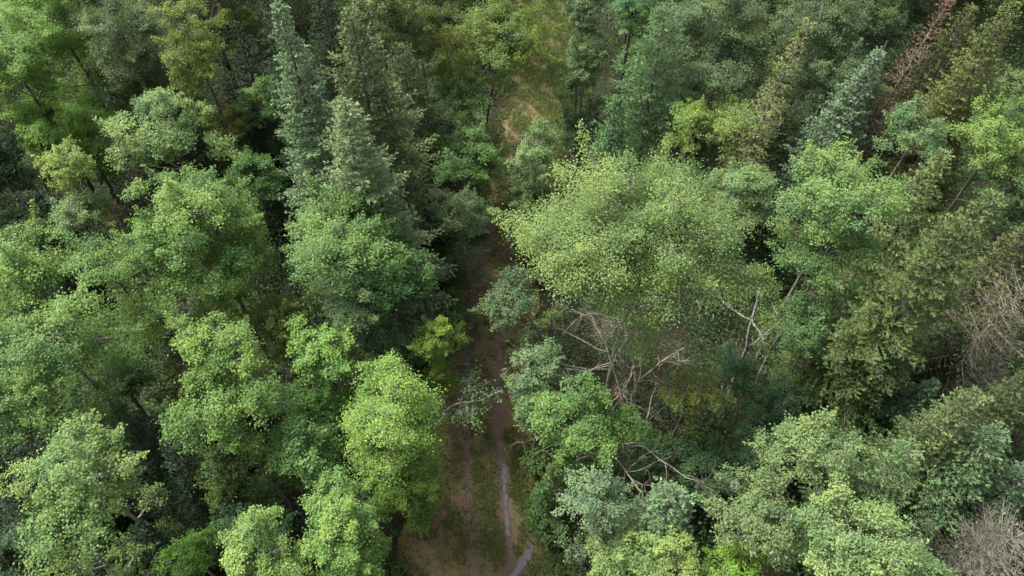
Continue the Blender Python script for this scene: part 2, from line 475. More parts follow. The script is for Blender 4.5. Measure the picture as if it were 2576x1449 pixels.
def conifer_mesh(rng, H, Rb0, dens=1.0, zb=0.08, needle=(0.13, 0.045), rise=0.35, sag=-0.28, spray=0.42, bare_low=0.0, bark=M_BARK, tuft=5,
                 rust=None, needles=1.0, twig_mat=None, power=0.85, lean=(0, 0), gappy=0.15):
    Rb = Rb0 * 1.15
    z, lev = H * zb, []
    while z < H * 0.985:
        lev.append(z); z += (0.24 + 0.30 * (1 - z / H)) / dens ** 0.5
    lev = np.array(lev)
    nb = rng.integers(7, 10, len(lev))
    zi = np.repeat(lev, nb) + rng.normal(0, 0.05, nb.sum())
    B = len(zi)
    az = np.concatenate([np.arange(n) * 2 * math.pi / n + rng.uniform(0, 6.28) for n in nb]) + rng.normal(0, 0.25, B)
    rel = np.clip((H - zi) / H, 0.01, 1)
    L = Rb * np.minimum(rel ** power, 1 - 0.35 * np.clip((rel - 0.75) / 0.25, 0, 1)) * rng.uniform(0.68, 1.12, B) + 0.10
    L *= 1 + 0.16 * np.sin(az * 2 + rng.uniform(0, 6)) + 0.10 * np.sin(zi * 1.9 + az)
    keep = rng.random(B) > gappy * 0.5
    zi, az, rel, L = zi[keep], az[keep], rel[keep], L[keep]; B = len(zi)
    slope = rise * (1 - rel) * 1.6 + (rise * 0.2 + sag) * rel + rng.normal(0, 0.07, B)
    h = np.stack([np.cos(az), np.sin(az), 0 * az], 1); side = np.stack([-np.sin(az), np.cos(az), 0 * az], 1)
    tx = lambda z_: np.stack([lean[0] * (z_ / H) ** 1.4, lean[1] * (z_ / H) ** 1.4, z_], -1)

    def along(b, s):
        return tx(zi[b]) + h[b] * (L[b] * s)[:, None] + np.array([0, 0, 1.0]) * (L[b] * (slope[b] * s + 0.16 * s ** 3 - 0.12 * s ** 2))[:, None]
    g = Acc()
    tr = 0.035 + 0.011 * H
    s = np.linspace(0, 1, 12)
    TP = tx(s * H * 0.99); TP[0, 2] = -0.25
    g.add(*tubes(TP[None], (tr * (1 - s) ** 0.9 + 0.012)[None], 8))
    q = np.linspace(0, 1, 5)
    BP = np.stack([along(np.arange(B), np.full(B, v)) for v in q], 1)
    g.add(*tubes(BP, np.clip(0.008 + 0.010 * L[:, None], 0, .03) * np.linspace(1, 0.3, 5)[None], 4))
    # twigs both sides
    T = np.maximum(3, (L / (0.13 / dens ** 0.5)).astype(int))
    bi = np.repeat(np.arange(B), T)
    j = np.arange(len(bi)) - np.repeat(np.cumsum(T) - T, T)
    sj = np.clip(0.14 + 0.86 * (j + rng.random(len(bi)) * 0.8) / T[bi], 0, 1)
    sg = np.where(j % 2 == 0, 1.0, -1.0)
    tl = (spray * L[bi] * (1.02 - sj) + 0.12) * rng.uniform(0.6, 1.15, len(bi))
    td = nrm(h[bi] * rng.uniform(0.55, 0.95, (len(bi), 1)) + side[bi] * sg[:, None] * rng.uniform(0.5, 1.0, (len(bi), 1)) + np.array([0, 0, 1.0]) * (slope[bi] * 0.5 + rng.normal(0, 0.14, len(bi)))[:, None])
    t0 = along(bi, sj)
    if twig_mat is not None or bare_low > 0:
        sel = np.ones(len(bi), bool) if twig_mat is not None else (sj < bare_low + 0.15)
        ws = np.linspace(0, 1, 3)
        TWP = t0[sel][:, None] + td[sel][:, None] * (tl[sel][:, None] * ws[None])[..., None]
        TWP[:, 1, 2] -= 0.06 * tl[sel]
        g.add(*tubes(TWP, np.broadcast_to(np.array([0.011, 0.008, 0.004]), TWP.shape[:2]), 3))
    V, Fq, _ = g.get()
    trunk = mesh("trunk", V, Fq, bark, smooth=True)
    crown = None
    if needles > 0:
        n = np.maximum(2, (tl / 0.068).astype(int))
        ki = np.repeat(np.arange(len(bi)), n)
        kj = np.arange(len(ki)) - np.repeat(np.cumsum(n) - n, n)
        f = (kj + rng.random(len(ki))) / n[ki]
        pos = t0[ki] + td[ki] * (tl[ki] * f)[:, None]
        ok = (rng.random(len(ki)) < needles) & (sj[ki] + 0.25 * f > bare_low)
        ki, f, pos = ki[ok], f[ok], pos[ok]
        ki = np.repeat(ki, tuft); f = np.repeat(f, tuft); pos = np.repeat(pos, tuft, 0)
        M = len(ki)
        dd = nrm(td[ki] + rng.normal(size=(M, 3)) * 0.45 + np.array([0, 0, 0.12]))
        nn = nrm(np.array([0, 0, 1.0]) + rng.normal(size=(M, 3)) * 0.55)
        Ln = 0.95 * needle[0] * rng.uniform(0.7, 1.3, M); Wn = 0.95 * needle[1] * rng.uniform(0.7, 1.3, M)
        bt = np.clip(rng.normal(0.36, 0.16, B), 0, 1)
        tint = np.clip(bt[bi[ki]] + 0.25 * (f > 0.72) + rng.normal(0, 0.17, M), 0, 1)
        V, Fq = leaves(pos + dd * Ln[:, None] * 0.4, dd, nn, Ln, Wn, 0.1)
        crown = mesh("crown", V, Fq, M_NEEDLE, tint)
    return trunk, crown


def bare_branches(rng, segs, levels, curl=0.5, shrink=0.62, kids=4, thin=0.55, gravity=0.0, npts=7):
    """segs: list of (start, direction, length, radius). Returns tube accumulators and the tips."""
    g = Acc(); tips = []
    for lv in range(levels + 1):
        n = len(segs)
        P0 = np.array([s[0] for s in segs]); D = nrm(np.array([s[1] for s in segs], float)); Ln = np.array([s[2] for s in segs]); Rr = np.array([s[3] for s in segs])
        pts = [P0]; d = D.copy(); bend = rng.normal(size=(n, 3)) * curl * 0.35
        for k in range(npts - 1):
            d = nrm(d + bend / npts * 2 + rng.normal(size=(n, 3)) * curl * 0.22 + np.array([0, 0, -gravity / npts]))
            pts.append(pts[-1] + d * (Ln / (npts - 1))[:, None])
        P = np.stack(pts, 1)
        g.add(*tubes(P, Rr[:, None] * np.linspace(1, 0.35, npts)[None], 6 if lv == 0 else 4 if lv == 1 else 3))
        tips.append(P[:, -1])
        if lv == levels: break
        new = []
        for a in range(n):
            for _ in range(kids):
                f = rng.uniform(0.25, 1.0); k = f * (npts - 1); k0 = min(int(k), npts - 2)
                p = P[a, k0] * (1 - (k - k0)) + P[a, k0 + 1] * (k - k0)
                dr = nrm(P[a, k0 + 1] - P[a, k0] + rng.normal(size=3) * 0.55 * np.linalg.norm(P[a, k0 + 1] - P[a, k0]) * 1.6)
                new.append((p, dr, Ln[a] * shrink * rng.uniform(0.6, 1.15), max(0.004, Rr[a] * thin * (1 - 0.5 * f))))
        segs = new
    return g, np.concatenate(tips), P


def clump_leaves(rng, C, rad, per, leaf):
    ci = np.repeat(np.arange(len(C)), per); M = len(ci)
    P = C[ci] + rng.normal(size=(M, 3)) * rad
    nn = nrm(np.array([0, 0, 0.8]) + rng.normal(size=(M, 3)) * 0.55)
    ax = nrm(np.cross(nn, rng.normal(size=(M, 3))))
    L = leaf * rng.uniform(0.7, 1.3, M)
    V, Fq = leaves(P, ax, nn, L, L * 0.85)
    tint = np.clip(rng.normal(0.45, 0.2, len(C))[ci] + rng.normal(0, 0.2, M), 0, 1)
    return V, Fq, tint


# species colours (linear, leaf reflectance); deep and sprdark also darkened to paint gap shade
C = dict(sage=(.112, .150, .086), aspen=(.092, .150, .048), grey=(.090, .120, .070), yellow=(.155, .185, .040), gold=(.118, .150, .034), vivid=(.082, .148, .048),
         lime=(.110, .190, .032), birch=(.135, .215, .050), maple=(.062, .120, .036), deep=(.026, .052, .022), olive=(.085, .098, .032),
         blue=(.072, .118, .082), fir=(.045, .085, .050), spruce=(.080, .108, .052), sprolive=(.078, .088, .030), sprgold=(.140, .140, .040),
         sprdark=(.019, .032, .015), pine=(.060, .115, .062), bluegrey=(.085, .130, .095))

GROUPS = dict(aspen_tree="round leaved aspens of the wood", maple_tree="leafy maples of the wood", birch_tree="birches beside the track", oak_tree="yellowing oaks of the wood",
              spruce_tree="spruces of the wood", fir_tree="blue green firs of the wood", larch_tree="thin needled larches", shrub="low shrubs at the track edge",
              dead_tree="dead trees of the wood", pine_tree=None, sapling="young saplings")
SEED = [100]


def B(kind, px, py, rx, top, ratio, col, label, lean=(0, 0), **kw):
    """a broadleaf thing whose crown centre shows at (px, py), rx wide, with its top at height `top`"""
    SEED[0] += 1
    rng = np.random.default_rng(SEED[0])
    R = 2.0
    for _ in range(6):
        Rz = R * ratio; zc = top - Rz
        P, depth = at(px, py, zc)
        R = rx * depth / F
    Rz = min(R * ratio, top * 0.48); zc = top - Rz
    P, depth = at(px, py, zc)
    gx_, gy_ = P[0] - lean[0], P[1] - lean[1]
    root = link(kind, None)
    root.location = (gx_, gy_, float(flatten(gx_, gy_, ground_z(gx_, gy_))))
    defaults = dict(aspen_tree=dict(leaf=0.063, bark=M_ASPENBARK), maple_tree=dict(leaf=0.068, shoots=0.35, up=1.0), birch_tree=dict(leaf=0.055, skirt=1.0, bark=M_BIRCHBARK, droop=0.5),
                    oak_tree=dict(leaf=0.066), shrub=dict(leaf=0.10, trunk_r=0.03), sapling=dict(leaf=0.11, trunk_r=0.03))
    opt = dict(defaults.get(kind, {}))
    if py < 600: opt['skirt'] = 1.25 if py < 320 else 1.0        # seen more from the side: the lower crown shows
    opt.update(kw)
    trunk, crown = broadleaf_mesh(rng, R, Rz, zc, lean, **opt)
    link("trunk" if kind != "shrub" else "stem", trunk, root)
    link("crown" if kind != "shrub" else "foliage", crown, root, C[col] if isinstance(col, str) else col)
    tag(root, label, {"shrub": "shrub"}.get(kind, "tree"), GROUPS.get(kind))
    return root


def K(kind, px, py, H, Rb, col, label, **kw):
    """a conifer whose tip shows at (px, py)"""
    SEED[0] += 1
    rng = np.random.default_rng(SEED[0])
    lean = kw.get('lean', (0, 0))
    P, _ = at(px, py, H)
    gx_, gy_ = P[0] - lean[0], P[1] - lean[1]
    root = link(kind, None)
    root.location = (gx_, gy_, float(flatten(gx_, gy_, ground_z(gx_, gy_))))
    trunk, crown = conifer_mesh(rng, H, Rb, **kw)
    link("trunk", trunk, root)
    if crown: link("crown", crown, root, C[col] if isinstance(col, str) else col, (1.12, 1.22, 1.02))
    tag(root, label, "tree", GROUPS.get(kind))
    return root


# ------------------------------------------------------------------ the wood, tree by tree: left of the track, far to near
B('maple_tree', 120, 20, 150, 13, 1.0, (.094, .165, .030), 'lime green maple filling the upper left corner')
B('maple_tree', 50, 190, 130, 12, 1.1, (0.084, 0.151, 0.029), 'bright yellow green maple at the left edge below the corner maple')
B('maple_tree', 185, 330, 120, 7.5, .8, (.085, .165, .028), 'low lime maple with layered sprays above the pale sunlit maple')
B('aspen_tree', 320, 110, 135, 12.5, 1.2, (.074, .104, .052), 'dull grey green aspen between the corner maple and the yellow oak')
B('oak_tree', 485, 120, 100, 13, 1.5, (.104, .134, .032), 'yellow green oak with bright tips beside the bare dark trunk', dens=300)
B('aspen_tree', 430, 200, 110, 9, 1.1, (0.059, 0.088, 0.040), 'shaded aspen under the yellow oak')
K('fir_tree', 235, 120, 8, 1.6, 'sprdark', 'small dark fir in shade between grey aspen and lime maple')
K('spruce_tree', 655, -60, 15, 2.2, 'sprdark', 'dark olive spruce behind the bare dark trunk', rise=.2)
K('spruce_tree', 790, -90, 14, 2.3, 'sprdark', 'shaded olive spruce behind the tall blue green spruce', rise=.2)
B('maple_tree', 665, 270, 75, 7, 1.0, 'maple', 'shaded maple sapling beside the foot of the bare dark trunk')
K('spruce_tree', 694, -6, 17.0, 2.9, (.105, .145, .088), 'tall slim blue green spruce with a pale tip, left of centre', dens=1.1, power=.9, needle=(.14, .055), sag=-.05, gappy=.2)
K('spruce_tree', 878, 14, 16.0, 3.4, (.092, .112, .056), 'broad sage spruce whose top nearly reaches the upper edge', needle=(.14, .05), sag=-.25, power=.82)
K('spruce_tree', 862, 236, 15, 3.6, (.135, .165, .095), 'dense sage green spruce standing before the broad spruce', needle=(.14, .045), sag=-.25, power=.85, dens=1.2)
K('spruce_tree', 1010, 110, 12.0, 3.0, (.050, .062, .026), 'drooping olive spruce right of the sage spruces', sag=-.35, power=.75)
B('oak_tree', 1050, 75, 105, 13, 1.3, (0.071, 0.088, 0.025), 'olive oak at the upper edge left of the overhanging oak')
B('oak_tree', 950, 10, 70, 13.5, 1.2, (0.088, 0.113, 0.046), 'pale green oak top at the upper edge above the broad spruce')
B('oak_tree', 1262, 112, 150, 11.5, .8, (0.097, 0.134, 0.034), 'bright green oak leaning over the far end of the track', lean=(1.2, 0), dens=380, skirt=.15)
B('maple_tree', 1165, 265, 88, 9, 1.2, (.070, .118, .046), 'mid green maple below the overhanging oak, left of the track')
B('maple_tree', 1175, 405, 95, 8.5, 1.2, (.068, .124, .044), 'deep green maple at the left verge where the track narrows')
B('maple_tree', 1105, 330, 60, 6, 1.2, 'deep', 'dark low maple between the sage spruces and the verge maples')
B('aspen_tree', 1165, 540, 92, 8, .85, (.095, .140, .070), 'small pale aspen standing alone left of the track bend', dens=300)
B('maple_tree', 425, 345, 135, 11.5, .95, (.110, .165, .065), 'pale sunlit maple in the upper left, in front of the dark gap', dens=400)
B('aspen_tree', 168, 425, 78, 11.5, 1.1, (.135, .180, .052), 'small yellow green aspen left of the pale sunlit maple', dens=420)
B('aspen_tree', 205, 555, 92, 10, 1.1, (.095, .140, .062), 'sage aspen with a bare grey stem below the small yellow aspen')
B('aspen_tree', 45, 420, 85, 9, 1.1, 'deep', 'dark shaded aspen at the left edge beside the small yellow aspen')
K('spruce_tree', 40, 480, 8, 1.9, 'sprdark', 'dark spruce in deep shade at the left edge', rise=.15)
B('maple_tree', 655, 450, 75, 7, 1.2, (.055, .118, .034), 'low green maple in the dark gap left of the tall spruces')
B('aspen_tree', 480, 520, 150, 13.5, .9, (.098, .160, .050), 'upper crown aspen of the large left clump, rising to a ragged top')
B('aspen_tree', 450, 660, 195, 13, .95, (.085, .145, .042), 'largest aspen of the left half, broad and mid green', dens=400)
B('aspen_tree', 610, 640, 90, 11, 1.1, (.095, .155, .040), 'aspen with yellowish tips between the largest left aspen and the vivid maple')
B('maple_tree', 850, 600, 160, 12, .9, (.088, .146, .050), 'large vivid green maple left of the track bend', dens=420)
B('maple_tree', 985, 680, 110, 10.5, 1.0, (.074, .138, .046), 'vivid maple hanging toward the track, right of the large maple', dens=420)
B('aspen_tree', 55, 690, 135, 13, 1.0, (.110, .175, .055), 'bright aspen cut by the left edge, upper of two', dens=420)
B('aspen_tree', 135, 860, 150, 12.5, 1.0, (.095, .155, .052), 'broad aspen by the left edge below the bright cut aspen', dens=400)
B('aspen_tree', 50, 1020, 125, 11.5, 1.0, (.085, .142, .046), 'aspen at the left edge above the bottom left aspen', dens=380)
K('spruce_tree', 262, 655, 10, 1.7, (.085, .130, .050), 'young bright spruce poking up between two left aspens', sag=-.05)
K('spruce_tree', 385, 800, 9, 2.2, (.060, .075, .028), 'olive spruce in shade below the largest left aspen', sag=-.3)
B('aspen_tree', 480, 838, 75, 8.5, .9, 'bluegrey', 'bluish grey young aspen above the ragged lower aspen')
B('aspen_tree', 560, 890, 115, 11.5, 1.0, (.105, .165, .046), 'ragged aspen with lime tips, upper part of the lower left clump', dens=340)
B('aspen_tree', 570, 1030, 140, 11, 1.0, (.088, .150, .044), 'spreading aspen above the dark lower left gap', dens=360)
B('oak_tree', 712, 800, 80, 9, 1.1, (.085, .105, .030), 'olive oak below the large vivid maple')
B('maple_tree', 810, 890, 95, 9.5, 1.2, (.105, .185, .050), 'lime maple between olive oak and the tall bright birch', dens=420)
B('aspen_tree', 905, 790, 105, 9.5, 1.1, (.075, .120, .055), 'dull green aspen above the tall bright birch')
B('maple_tree', 960, 870, 70, 7.5, 1.1, (.060, .105, .046), 'shaded maple between the dull aspen and the yellow birch')
B('shrub', 1130, 790, 62, 3.2, .8, (.045, .095, .024), 'dark green leafy shrub on the left verge above the yellow birch')
B('birch_tree', 1097, 850, 78, 8, 1.25, (.118, .178, .034), 'small yellow lime birch leaning at the left track edge', dens=330)
B('birch_tree', 990, 1060, 142, 11, 1.5, (.125, .195, .050), 'tall bright birch at the left of the track, beside the bare sapling', dens=560, lobes=64, shoots=.2, clump=1.2)
B('birch_tree', 1015, 1200, 105, 8.0, 1.2, (.105, .172, .042), 'green birch at the track edge under the tall bright birch', dens=460)
B('maple_tree', 770, 1140, 100, 8.5, 1.0, (.085, .155, .052), 'light maple left of the tall bright birch')
B('maple_tree', 800, 1030, 75, 7, 1.0, (.060, .125, .032), 'deep green maple between lime maple and light maple')
B('aspen_tree', 195, 1190, 150, 12, .9, (.110, .165, .062), 'pale aspen in the lower left with rounded layered sprays', dens=360)
B('aspen_tree', 165, 1335, 120, 11, .8, (.100, .155, .054), 'pale aspen lowest at the left, above the standing water', dens=340)
K('fir_tree', 330, 1040, 8, 1.9, (.020, .034, .020), 'dark fir in the gap right of the pale lower left aspen')  # needle colour darkened to paint the gap's shade, same on later dark firs
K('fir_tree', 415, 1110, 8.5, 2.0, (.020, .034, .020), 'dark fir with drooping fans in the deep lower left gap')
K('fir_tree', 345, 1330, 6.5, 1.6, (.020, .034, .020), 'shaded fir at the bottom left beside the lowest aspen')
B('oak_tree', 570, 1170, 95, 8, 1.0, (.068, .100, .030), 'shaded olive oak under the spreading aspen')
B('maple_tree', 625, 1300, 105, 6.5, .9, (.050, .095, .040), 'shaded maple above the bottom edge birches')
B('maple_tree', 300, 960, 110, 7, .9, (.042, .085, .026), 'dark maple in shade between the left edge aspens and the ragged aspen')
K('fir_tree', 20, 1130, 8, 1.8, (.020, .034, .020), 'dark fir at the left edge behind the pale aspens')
B('birch_tree', 860, 1320, 130, 9.5, 1.1, (.125, .192, .058), 'bright birch near the bottom edge left of the track', dens=500)
B('birch_tree', 900, 1440, 110, 8, 1.0, (.105, .175, .044), 'green birch cut by the bottom edge beside the track', dens=440)
B('birch_tree', 655, 1405, 115, 9, .9, (.130, .195, .066), 'sunlit birch at the bottom edge, left of the bright birch', dens=480)
B('birch_tree', 475, 1400, 85, 6.5, .9, (.085, .165, .030), 'small deep lime birch at the bottom edge, leftmost birch', dens=380)

# ------------------------------------------------------------------ right of the track, far to near
B('aspen_tree', 1470, 30, 75, 12, 1.2, (0.069, 0.105, 0.052), 'aspen at the upper edge right of the track end')
B('aspen_tree', 1472, 170, 72, 10, 1.5, (0.069, 0.109, 0.050), 'sage aspen on the right verge of the far track')
B('maple_tree', 1590, 40, 80, 13, 1.0, (0.055, 0.105, 0.040), 'maple with a straight dark trunk at the upper edge', bark=M_DARKBARK, trunk_r=.19)
B('maple_tree', 1610, 165, 70, 8, 1.0, (0.049, 0.099, 0.040), 'small maple behind the dark trunk')
B('aspen_tree', 1810, 80, 135, 13.5, 1.1, (.074, .104, .052), 'broad dull aspen at the upper edge right of the pine')
B('aspen_tree', 1800, 200, 115, 11.5, 1.1, (0.063, 0.094, 0.050), 'dull aspen below the broad upper aspen')
B('aspen_tree', 2060, 60, 125, 13.5, 1.1, (0.066, 0.094, 0.046), 'dull aspen behind the leaning larch')
B('aspen_tree', 2100, 190, 125, 12, 1.1, (0.063, 0.091, 0.046), 'dull aspen between the larch and the blue fir')
B('maple_tree', 2200, 60, 80, 12, 1.1, (0.042, 0.071, 0.027), 'dark green maple at the upper edge left of the red dead spruce')
B('aspen_tree', 1690, 290, 95, 8, 1.0, (.048, .078, .044), 'shaded aspen behind the yellow tipped aspens')
K('spruce_tree', 2560, -10, 15, 2.6, (.098, .108, .040), 'golden tipped spruce in the upper right corner', sag=-.25)
K('spruce_tree', 2450, 10, 13.5, 2.6, (.080, .082, .034), 'olive spruce with bare lower branches in the upper right', sag=-.3, bare_low=.35)
K('spruce_tree', 2500, 150, 11.5, 2.6, (.080, .092, .036), 'drooping olive spruce at the right edge above the maple', sag=-.35)
K('larch_tree', 2042, 45, 15.5, 2.0, (.120, .130, .050), 'thin pale larch with its trunk showing, leaning right', needles=.8, dens=.9, needle=(.11, .04), bare_low=.15, twig_mat=1, bark=M_LICHEN, gappy=.5, lean=(1.3, 0))
K('fir_tree', 2222, 118, 12.5, 3.0, (.118, .156, .112), 'blue green fir with a narrow leaning tip, upper right', dens=1.5, needle=(.14, .05), power=1.1, sag=.0, lean=(.9, 0), gappy=0)
B('aspen_tree', 1745, 310, 70, 10.5, 1.0, (.115, .165, .042), 'yellow tipped young aspen above the huge aspen', dens=300)
B('aspen_tree', 1850, 325, 85, 10.5, .9, (.115, .155, .045), 'second yellow tipped aspen, left of the larch foot', dens=320)
K('fir_tree', 1555, 240, 9.5, 1.3, (.070, .120, .060), 'small slim fir right of the track, above the huge aspen', dens=1.2)
B('maple_tree', 1480, 340, 75, 5.0, .8, (.055, .105, .055), 'low bluish maple on the right verge of the far track')
B('aspen_tree', 1345, 395, 72, 9, 1.4, (.115, .165, .075), 'pale young aspen standing in the track bend', dens=380)
B('aspen_tree', 1325, 500, 75, 6.5, 1.1, (.085, .130, .052), 'aspen with yellowing sides beneath the pale young aspen')
B('maple_tree', 1345, 590, 70, 4.5, .9, (.048, .095, .030), 'shaded maple tucked left of the huge aspen')
B('aspen_tree', 1870, 470, 95, 11, 1.0, (.105, .155, .072), 'sage aspen behind the right shoulder of the huge aspen')
B('maple_tree', 2510, 350, 110, 12, .9, (.095, .145, .046), 'bright maple at the right edge below the olive spruces')
B('aspen_tree', 2300, 350, 95, 11.5, .9, (.085, .135, .062), 'sage aspen right of the blue fir')
B('aspen_tree', 2545, 470, 75, 10.5, 1.0, (.070, .115, .048), 'green aspen at the right edge under the bright maple')
K('spruce_tree', 2380, 380, 12, 2.2, (.110, .130, .056), 'feathery yellow green spruce behind the large golden topped spruce', sag=-.15)
B('aspen_tree', 1610, 612, 275, 15.0, .80, (.112, .158, .060), 'huge aspen filling the middle right with one broad yellow green dome', dens=580, lobes=60, shoots=.35, leaf=.055, skirt=.12, clump=1.15)
B('aspen_tree', 1400, 600, 80, 10, 1.2, (.120, .165, .062), 'pale aspen against the left flank of the huge aspen')
B('aspen_tree', 2110, 500, 165, 14, .9, (.102, .160, .060), 'large bright aspen right of the huge aspen', dens=390)
B('aspen_tree', 2070, 650, 130, 11.5, 1.0, (.085, .140, .054), 'green aspen below the large bright aspen', dens=340)
B('aspen_tree', 2050, 840, 95, 8.5, 1.0, (.075, .128, .052), 'open aspen hanging beside the pale snag', dens=330)
B('aspen_tree', 1290, 755, 85, 8, .9, (.085, .125, .066), 'sage aspen leaning out over the track from the right', lean=(-1.8, 0), dens=300)
B('aspen_tree', 1350, 930, 80, 7.5, 1.0, (.090, .135, .075), 'pale sage aspen right of the track below the leaning aspen', dens=380)
B('maple_tree', 1480, 1060, 125, 8, .95, (.086, .148, .046), 'vivid green maple right of the track across from the bright birch', dens=430)
B('aspen_tree', 1355, 1010, 65, 7, 1.2, (.085, .135, .062), 'small sage aspen between the pale aspen and the vivid maple')
B('oak_tree', 1735, 1000, 85, 8, 1.0, (.110, .125, .034), 'half dead oak with sparse golden leaves beside the pale twigs', dens=190, bare=.3)
B('aspen_tree', 1850, 930, 70, 6, .9, (.060, .110, .055), 'small shaded aspen behind the white birch stem', dens=300)
K('spruce_tree', 2515, 488, 15.5, 3.1, (.068, .086, .034), 'large golden topped spruce leaning to the right edge', sag=-.5, power=.75, needle=(.17, .04), lean=(1.0, 0), bare_low=.1, twig_mat=1, gappy=.3)
K('spruce_tree', 2600, 560, 12, 2.3, (.070, .075, .034), 'olive spruce at the right edge behind the golden topped spruce', sag=-.3)
K('spruce_tree', 2250, 880, 9, 2.6, (.045, .072, .024), 'deep green spruce in shade beneath the golden topped spruce', sag=-.2)
K('spruce_tree', 2350, 960, 8, 1.7, (.062, .105, .062), 'young green spruce with open tips near the right edge', sag=0)
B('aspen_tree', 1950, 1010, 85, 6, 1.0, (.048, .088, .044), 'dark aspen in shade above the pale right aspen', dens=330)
B('aspen_tree', 2045, 1140, 122, 10, .85, (.108, .152, .070), 'pale grey green aspen in the lower right, behind the two spruces', dens=380)
K('spruce_tree', 2300, 1125, 10.5, 2.0, (.085, .120, .058), 'sage spruce with upswept tips in the lower right', sag=-.05, needle=(.13, .042), power=.75)
K('spruce_tree', 2470, 985, 10.5, 2.2, (.080, .098, .046), 'olive tipped spruce at the lower right edge', sag=-.1, needle=(.13, .042), power=.75)
K('fir_tree', 2520, 1085, 9.5, 2.4, (.078, .115, .062), 'blue tipped fir cut by the right edge', sag=-.05, needle=(.13, .045), power=.75)
B('aspen_tree', 1905, 1300, 120, 9, .95, (.100, .138, .068), 'grey sage aspen near the bottom edge, left of the pale bottom aspen', dens=360)
B('aspen_tree', 2170, 1380, 165, 10.5, .75, (.125, .175, .078), 'pale broad aspen at the bottom edge in the lower right', dens=400)
B('aspen_tree', 2310, 1440, 90, 9, .9, (.105, .160, .070), 'pale aspen at the bottom edge beside the grey dead brush')
B('aspen_tree', 1500, 1270, 100, 8, 1.0, (.100, .145, .090), 'pale sage aspen right of the puddles', dens=360)
K('fir_tree', 1700, 1240, 8, 1.5, (.100, .140, .085), 'pale blue topped fir near the bottom edge', dens=1.2, power=.6, sag=-.05, needle=(.14, .055))
B('maple_tree', 1560, 1400, 105, 7, .9, (.120, .170, .062), 'yellowish maple at the bottom edge right of the ditch', dens=380)
B('maple_tree', 1700, 1435, 95, 7.5, .9, (.135, .180, .062), 'pale yellow maple cut by the bottom edge')
B('maple_tree', 1840, 1430, 90, 6.5, .9, (.105, .185, .032), 'lime maple at the bottom edge below the grey sage aspen')
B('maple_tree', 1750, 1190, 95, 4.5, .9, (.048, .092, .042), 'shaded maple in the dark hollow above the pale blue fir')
B('shrub', 1345, 1160, 42, 2.0, .8, (.050, .085, .024), 'small dark shrub at the right verge by the far puddle')
K('fir_tree', 1395, 1175, 3.6, .8, (.055, .085, .028), 'knee high yellowing fir by the long puddle', sag=-.1)
K('fir_tree', 1365, 1225, 3.0, .9, (.050, .100, .032), 'young green fir at the right verge beside the puddles')
B('shrub', 1375, 1320, 48, 1.9, .8, (.042, .078, .028), 'low dark green shrub above the ditch water')

# ------------------------------------------------------------------ trees half hidden in the gaps and cut by the edges (gap shade painted in)
B('aspen_tree', 250, -40, 120, 12, 1.1, (.074, .104, .052), 'grey green aspen cut by the upper edge above the small dark fir')
B('oak_tree', 560, -50, 90, 11, 1.1, (0.059, 0.076, 0.025), 'dull oak cut by the upper edge behind the bare dark trunk')
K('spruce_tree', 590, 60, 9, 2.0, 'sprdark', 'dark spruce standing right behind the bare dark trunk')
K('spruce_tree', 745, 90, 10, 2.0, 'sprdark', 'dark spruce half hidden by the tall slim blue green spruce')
B('oak_tree', 1130, -30, 90, 12, 1.1, (0.067, 0.084, 0.025), 'olive oak cut by the upper edge beside the overhanging oak')
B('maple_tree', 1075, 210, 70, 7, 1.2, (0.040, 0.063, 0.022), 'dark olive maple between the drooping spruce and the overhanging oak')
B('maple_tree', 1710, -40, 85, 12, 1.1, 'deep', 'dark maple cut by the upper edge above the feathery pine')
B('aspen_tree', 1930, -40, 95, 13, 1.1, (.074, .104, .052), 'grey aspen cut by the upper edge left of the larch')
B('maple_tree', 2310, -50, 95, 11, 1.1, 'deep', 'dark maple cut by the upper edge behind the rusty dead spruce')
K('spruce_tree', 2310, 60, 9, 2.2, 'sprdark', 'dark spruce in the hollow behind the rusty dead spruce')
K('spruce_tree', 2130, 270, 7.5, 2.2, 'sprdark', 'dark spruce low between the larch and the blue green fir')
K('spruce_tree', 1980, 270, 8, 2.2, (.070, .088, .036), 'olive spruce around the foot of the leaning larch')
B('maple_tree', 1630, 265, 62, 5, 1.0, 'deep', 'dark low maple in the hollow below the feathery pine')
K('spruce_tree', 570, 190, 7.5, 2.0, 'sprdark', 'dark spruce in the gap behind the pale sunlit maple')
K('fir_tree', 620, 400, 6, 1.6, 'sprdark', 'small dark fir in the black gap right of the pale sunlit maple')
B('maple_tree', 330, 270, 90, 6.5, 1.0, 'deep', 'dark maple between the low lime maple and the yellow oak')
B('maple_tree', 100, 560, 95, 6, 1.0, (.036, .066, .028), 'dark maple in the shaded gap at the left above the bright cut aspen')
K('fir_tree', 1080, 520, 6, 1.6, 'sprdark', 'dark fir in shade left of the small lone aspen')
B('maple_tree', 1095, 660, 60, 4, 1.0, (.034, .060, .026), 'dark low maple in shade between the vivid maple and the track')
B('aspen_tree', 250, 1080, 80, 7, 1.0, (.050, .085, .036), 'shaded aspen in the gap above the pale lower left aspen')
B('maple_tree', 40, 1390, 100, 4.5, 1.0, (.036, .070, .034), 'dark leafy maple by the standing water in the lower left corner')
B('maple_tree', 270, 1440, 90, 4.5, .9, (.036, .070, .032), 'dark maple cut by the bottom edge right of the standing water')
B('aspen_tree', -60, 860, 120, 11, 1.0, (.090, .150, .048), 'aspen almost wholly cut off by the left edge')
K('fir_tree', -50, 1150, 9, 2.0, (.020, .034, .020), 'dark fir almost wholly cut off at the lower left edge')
B('aspen_tree', -50, 380, 100, 10, 1.0, 'deep', 'dark aspen cut off by the left edge below the yellow green maple')
